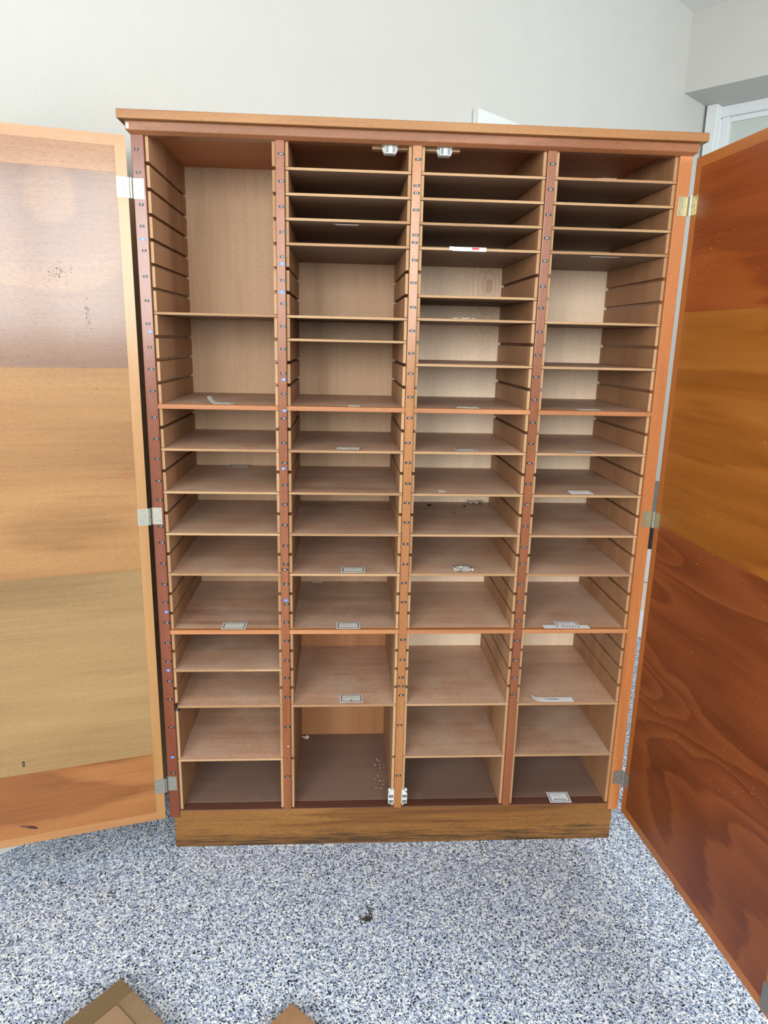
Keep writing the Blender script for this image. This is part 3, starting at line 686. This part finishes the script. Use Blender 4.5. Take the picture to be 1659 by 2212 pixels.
card(0.852, 0.032, T1, -0.10, 0.060, 0.044, 'torn grey label on the upper fixed shelf of the third column', border=False, seed=11, crumple=0.0012, scr=False)
card(0.854, 0.036, zt(13), 0.02, 0.060, 0.044, 'browned label card on the shelf below the upper fixed shelf, third column', seed=12)
card(0.862, 0.044, zt(19), 0.18, 0.056, 0.046, 'crumpled white label card on the third column shelf above the lower fixed shelf', seed=13, crumple=0.007, scr=False)
card(0.790, 0.030, zt(15), 0.0, 0.020, 0.024, 'faint grey scrap of paper near the front edge of a third column shelf', border=False, seed=14, scr=False)
card(0.960, 0.400, zt(17), 0.15, 0.052, 0.036, 'crumpled torn paper at the back of the stained third column shelf', border=False, seed=15, crumple=0.008, scr=False)
card(1.187, 0.030, T1, 0.0, 0.062, 0.036, 'pale label on the upper fixed shelf of the rightmost column', border=False, seed=16, scr=False)
card(1.183, 0.034, zt(13), 0.0, 0.060, 0.036, 'label card on the dark shelf below the upper fixed shelf, rightmost column', seed=17, scr=False)
card(1.186, 0.034, zt(15), 0.02, 0.064, 0.044, 'worn white label card with grey smudge in the rightmost column', seed=18, mat='paper_w', border=False)
card(1.1835, 0.034, T2, 0.0, CW, 0.048, 'label card tucked beneath a paper strip on the lower fixed shelf, rightmost column', seed=19, mat='paper_w')
card(1.174, 0.0145, T2 + 0.0016, -0.02, 0.136, 0.024, 'long white paper strip lettered Tafala over a card, rightmost column', border=False, text=('d Tafala', 0.015, 0.005, -0.004), scr=False, mat='paper_w', name='paper_strip', cat='paper', group='lettered paper strips', seed=20)
card(1.154, 0.024, zt(26), 0.0, 0.128, 0.026, 'long white paper strip with curled end lettered TIRAGES', border=False, text=('TIRAGES', 0.010, 0.0, -0.003), scr=False, mat='paper_w', name='paper_strip', cat='paper', group='lettered paper strips', curl=0.010, seed=21)
card(1.2065, 0.034, FLOOR_Z, -0.02, 0.068, 0.052, 'label card with two lines of writing on the cabinet floor, rightmost column', text=('GRAVURES', 0.008, 0.0, -0.014), seed=22, mat='paper_w')
# torn tape over the front edge of a shelf, third column
z4 = zc(4)
b = MB(); b.box(0.788, 0.875, Y0 - 0.0028, Y0 - 0.0020, z4 - 0.0045, z4 + 0.0052); b.box(0.838, 0.856, Y0 - 0.0032, Y0 - 0.0028, z4 - 0.0005, z4 + 0.0045, 1)
b.box(0.780, 0.790, Y0 - 0.0027, Y0 - 0.0021, z4 - 0.003, z4 + 0.0058); b.box(0.788, 0.875, Y0 - 0.0020, Y0 + 0.012, z4 + 0.0045, z4 + 0.0052)
tag(b.build('torn_tape', [M['paper_w'], M['red_mark']], None), 'white torn label tape with a red mark over a third column shelf front', 'tape')
b = MB(); sheet(b, 0.066, 0.012, crumple=0.003, seed=31)
o = b.build('paper_scrap', M['paper'], None); o.location = (0.832, 0.020, zt(7) + 0.0002); tag(o, 'ragged paper remnant along the front of the seventh groove shelf, third column', 'paper', 'ragged paper remnants')
b = MB(); sheet(b, 0.048, 0.014, crumple=0.003, seed=32)
o = b.build('paper_scrap', M['paper_w'], None); o.location = (1.176, 0.020, zt(1) + 0.0002); tag(o, 'white paper remnant on the topmost shelf of the rightmost column', 'paper', 'ragged paper remnants')
for (x, i, w_, lab) in ((0.519, 3, 0.062, 'loose grey label hanging under the third shelf of the second column'), (1.190, 4, 0.078, 'loose label hanging under the fourth shelf of the rightmost column')):
    b = MB(); z_ = zc(i) - 0.0040
    b.quadbox([(x - w_ / 2, Y0 + 0.006, z_ - 0.003), (x + w_ / 2, Y0 + 0.006, z_ - 0.003), (x + w_ / 2 - 0.006, 0.05, z_ - 0.0006), (x - w_ / 2 + 0.008, 0.05, z_ - 0.0006),
               (x - w_ / 2, Y0 + 0.006, z_ - 0.0026), (x + w_ / 2, Y0 + 0.006, z_ - 0.0026), (x + w_ / 2 - 0.006, 0.05, z_ - 0.0001), (x - w_ / 2 + 0.008, 0.05, z_ - 0.0001)])
    tag(b.build('hanging_label', M['paper'], None), lab, 'label', 'labels under shelves')

# ------------------------------------------------------------------ crumbs, residue, litter
def blob(b, x, y, z, r, rng, m=0, flat=0.5):
    n = 6; base = len(b.v); ph = rng.uniform(0, 6)
    for k in range(n):
        a = ph + 2 * math.pi * k / n; q = r * rng.uniform(0.5, 1.3)
        b.v.append((x + q * math.cos(a), y + q * math.sin(a), z))
    b.v.append((x, y, z + r * flat * rng.uniform(0.7, 1.3)))
    for k in range(n): b.f.append((base + k, base + (k + 1) % n, base + n)); b.mi.append(m)
    b.f.append(tuple(base + k for k in reversed(range(n)))); b.mi.append(m)
def crumbs(name, z, x0, x1, y0, y1, n, r0, r1, mat, label, seed):
    rng = random.Random(seed); b = MB()
    for _ in range(n): blob(b, rng.uniform(x0, x1), rng.uniform(y0, y1), z, rng.uniform(r0, r1), rng)
    tag(b.build(name, mat, None), label, 'debris', None, 'stuff')
crumbs('plaster_crumbs', zt(26), 0.385, 0.66, 0.06, 0.33, 34, 0.0006, 0.0018, M['crumb'], 'white plaster crumbs scattered on a second column shelf', 5)
crumbs('plaster_crumbs', FLOOR_Z, 0.628, 0.668, 0.08, 0.26, 18, 0.0007, 0.0026, M['crumb'], 'white crumbs on the cabinet floor along the second column right side', 6)
crumbs('plaster_crumbs', zt(13), 1.14, 1.28, 0.10, 0.32, 16, 0.0006, 0.0018, M['crumb'], 'white crumbs on the dark shelf of the rightmost column', 7)
rng = random.Random(3)
b = MB(); blob(b, 0.395, 0.400, FLOOR_Z, 0.014, rng, 0, 0.5); blob(b, 0.382, 0.402, FLOOR_Z, 0.007, rng, 0, 0.5)
tag(b.build('plaster_flake', M['crumb'], None), 'white plaster flake in the back corner of the second column floor', 'debris')
b = MB()
for x, y, r in ((0.800, 0.36, 0.009), (0.915, 0.35, 0.006), (0.730, 0.22, 0.004), (0.868, 0.26, 0.004)): blob(b, x, y, zt(17), r, rng, 0, 0.45)
tag(b.build('black_flakes', M['black_bit'], None), 'black flakes scattered on the stained third column shelf', 'debris', None, 'stuff')
# sticky black blot where a shelf meets the left post
b = MB(); zq = zc(26)
for dx, dz, r in ((0.0325, 0.006, 0.004), (0.036, 0.010, 0.0035), (0.031, -0.006, 0.005), (0.0345, 0.0, 0.0042), (0.041, -0.009, 0.0035)):
    b.prism([(dx + r * rng.uniform(0.6, 1.3) * math.cos(k * 0.7), zq + dz + r * rng.uniform(0.6, 1.3) * math.sin(k * 0.7)) for k in range(9)], 1, Y0 - 0.0035, Y0 + 0.004)
b.build('black_blot', M['black_bit'], cab, label='black tarry blot')
b = MB()
for x, y, r in ((0.584, -0.297, 0.010), (0.594, -0.300, 0.008), (0.590, -0.288, 0.007)): blob(b, x, y, 0.0, r, rng, 0, 0.6)
for (x0, y0, z0), (x1, y1, z1) in (((0.598, -0.303, 0.004), (0.588, -0.262, 0.012)), ((0.602, -0.300, 0.004), (0.594, -0.266, 0.010)), ((0.578, -0.300, 0.004), (0.566, -0.292, 0.003))):
    b.quadbox([(x0, y0, z0), (x0 + 0.002, y0, z0), (x1 + 0.002, y1, z1), (x1, y1, z1), (x0, y0, z0 + 0.002), (x0 + 0.002, y0, z0 + 0.002), (x1 + 0.002, y1, z1 + 0.002), (x1, y1, z1 + 0.002)])
tag(b.build('dead_insect', plain('dry_brown_husk', (44, 38, 32), 0.8), None), 'dark dried insect husk in the middle of the speckled floor', 'debris')
hb = plain('dry_mud', (104, 92, 88), 0.9)
for (x, y, r, lab) in ((0.0907, -0.3478, 0.006, 'small brown mud crumb on the floor, nearest the left door'), (0.2101, -0.3592, 0.005, 'small dark mud crumb on the floor between the left carton and cabinet')):
    b = MB(); blob(b, x, y, 0, r, rng, 0, 0.7); tag(b.build('mud_crumb', hb, None), lab, 'debris', 'mud crumbs on the floor')

# ------------------------------------------------------------------ flat cartons in the foreground
def carton(name, corner, d1, l1, d2, l2, h, mat, label, inset=None, tape=True):
    d1 = Vector(d1).normalized(); d2 = Vector(d2).normalized(); c = Vector(corner)
    def P(a, e, z): p = c + d1 * a + d2 * e; return (p.x, p.y, z)
    r = MB(); r.quadbox([P(0, 0, 0.0), P(0, l2, 0.0), P(l1, l2, 0.0), P(l1, 0, 0.0), P(0, 0, h), P(0, l2, h), P(l1, l2, h), P(l1, 0, h)])
    o = r.build(name, M[mat], None, 0.002); tag(o, label, 'cardboard box')
    if inset:
        a0, e0 = inset
        q = MB(); q.quadbox([P(a0, e0, h), P(a0, l2 - 0.01, h), P(l1 - 0.01, l2 - 0.01, h), P(l1 - 0.01, e0, h), P(a0, e0, h + 0.003), P(a0, l2 - 0.01, h + 0.003), P(l1 - 0.01, l2 - 0.01, h + 0.003), P(l1 - 0.01, e0, h + 0.003)])
        q.build('flap', M['carton_in'], o, 0.001, label='paler card flap')
    if tape:
        q = MB(); q.quadbox([P(0.002, 0.002, h), P(0.002, 0.052, h), P(l1 - 0.01, 0.052, h), P(l1 - 0.01, 0.002, h), P(0.002, 0.002, h + 0.0006), P(0.002, 0.052, h + 0.0006), P(l1 - 0.01, 0.052, h + 0.0006), P(l1 - 0.01, 0.002, h + 0.0006)])
        q.build('parcel_tape', M['parcel_tape'], o, label='shiny brown parcel tape')
    return o
carton('cardboard_box', (-0.0053, -0.4841), (-0.64, -0.77), 0.46, (0.737, -0.676), 0.27, 0.033, 'carton', 'flat taped brown carton lying at the bottom left of the floor', inset=(0.045, 0.055))
carton('cardboard_box', (0.4048, -0.554), (-0.68, -0.73), 0.20, (0.73, -0.68), 0.45, 0.022, 'carton_b', 'flat reddish brown carton corner at the bottom edge, right of the taped carton', tape=False)

# ------------------------------------------------------------------ things glimpsed through the hinge gaps
s0 = (Q - Vector((-0.07, 0.37, 0))).dot(DA)
b = MB(); rbox(b, s0 - 0.02, s0 + 0.42, 0.004, 0.014, 0.0, 1.905)
o = b.build('cardboard_sheet', M['carton_dark'], None); tag(o, 'dark brown cardboard sheet against the wall behind the left door', 'cardboard')
gp = empty('low_cupboard', (2.12, 1.612, 0), ANG - math.pi / 2)
gp.rotation_euler = (0, 0, R_(-25))
tag(gp, 'low pale cupboard glimpsed through the right hinge gap', 'cupboard')
MB().box(-0.20, 0.25, 0.0, 0.40, 0.0, 0.290).build('lower_front', M['cup_beige'], gp, 0.002)
MB().box(-0.20, 0.25, 0.0, 0.40, 0.294, 0.476).build('drawer_front', M['cup_grey'], gp, 0.002)
def onfloor(name, bx, mat, label, cat):
    b = MB(); b.box(*bx); o = b.build(name, mat, None, 0.003); o.location = (2.12, 1.612, 0); o.rotation_euler = (0, 0, R_(-25)); tag(o, label, cat)
onfloor('equipment_case', (-0.16, 0.22, 0.01, 0.32, 0.4765, 0.592), M['case_black'], 'black case on the low cupboard behind the right door', 'case')
onfloor('storage_box', (-0.15, 0.21, 0.02, 0.30, 0.5925, 0.793), M['box_grey'], 'dark grey box on top of the black case behind the right door', 'box')
onfloor('paper_pack', (-0.10, 0.14, -0.06, -0.004, 0.0, 0.137), M['pack_white'], 'white wrapped pack on the floor in front of the low cupboard', 'pack')
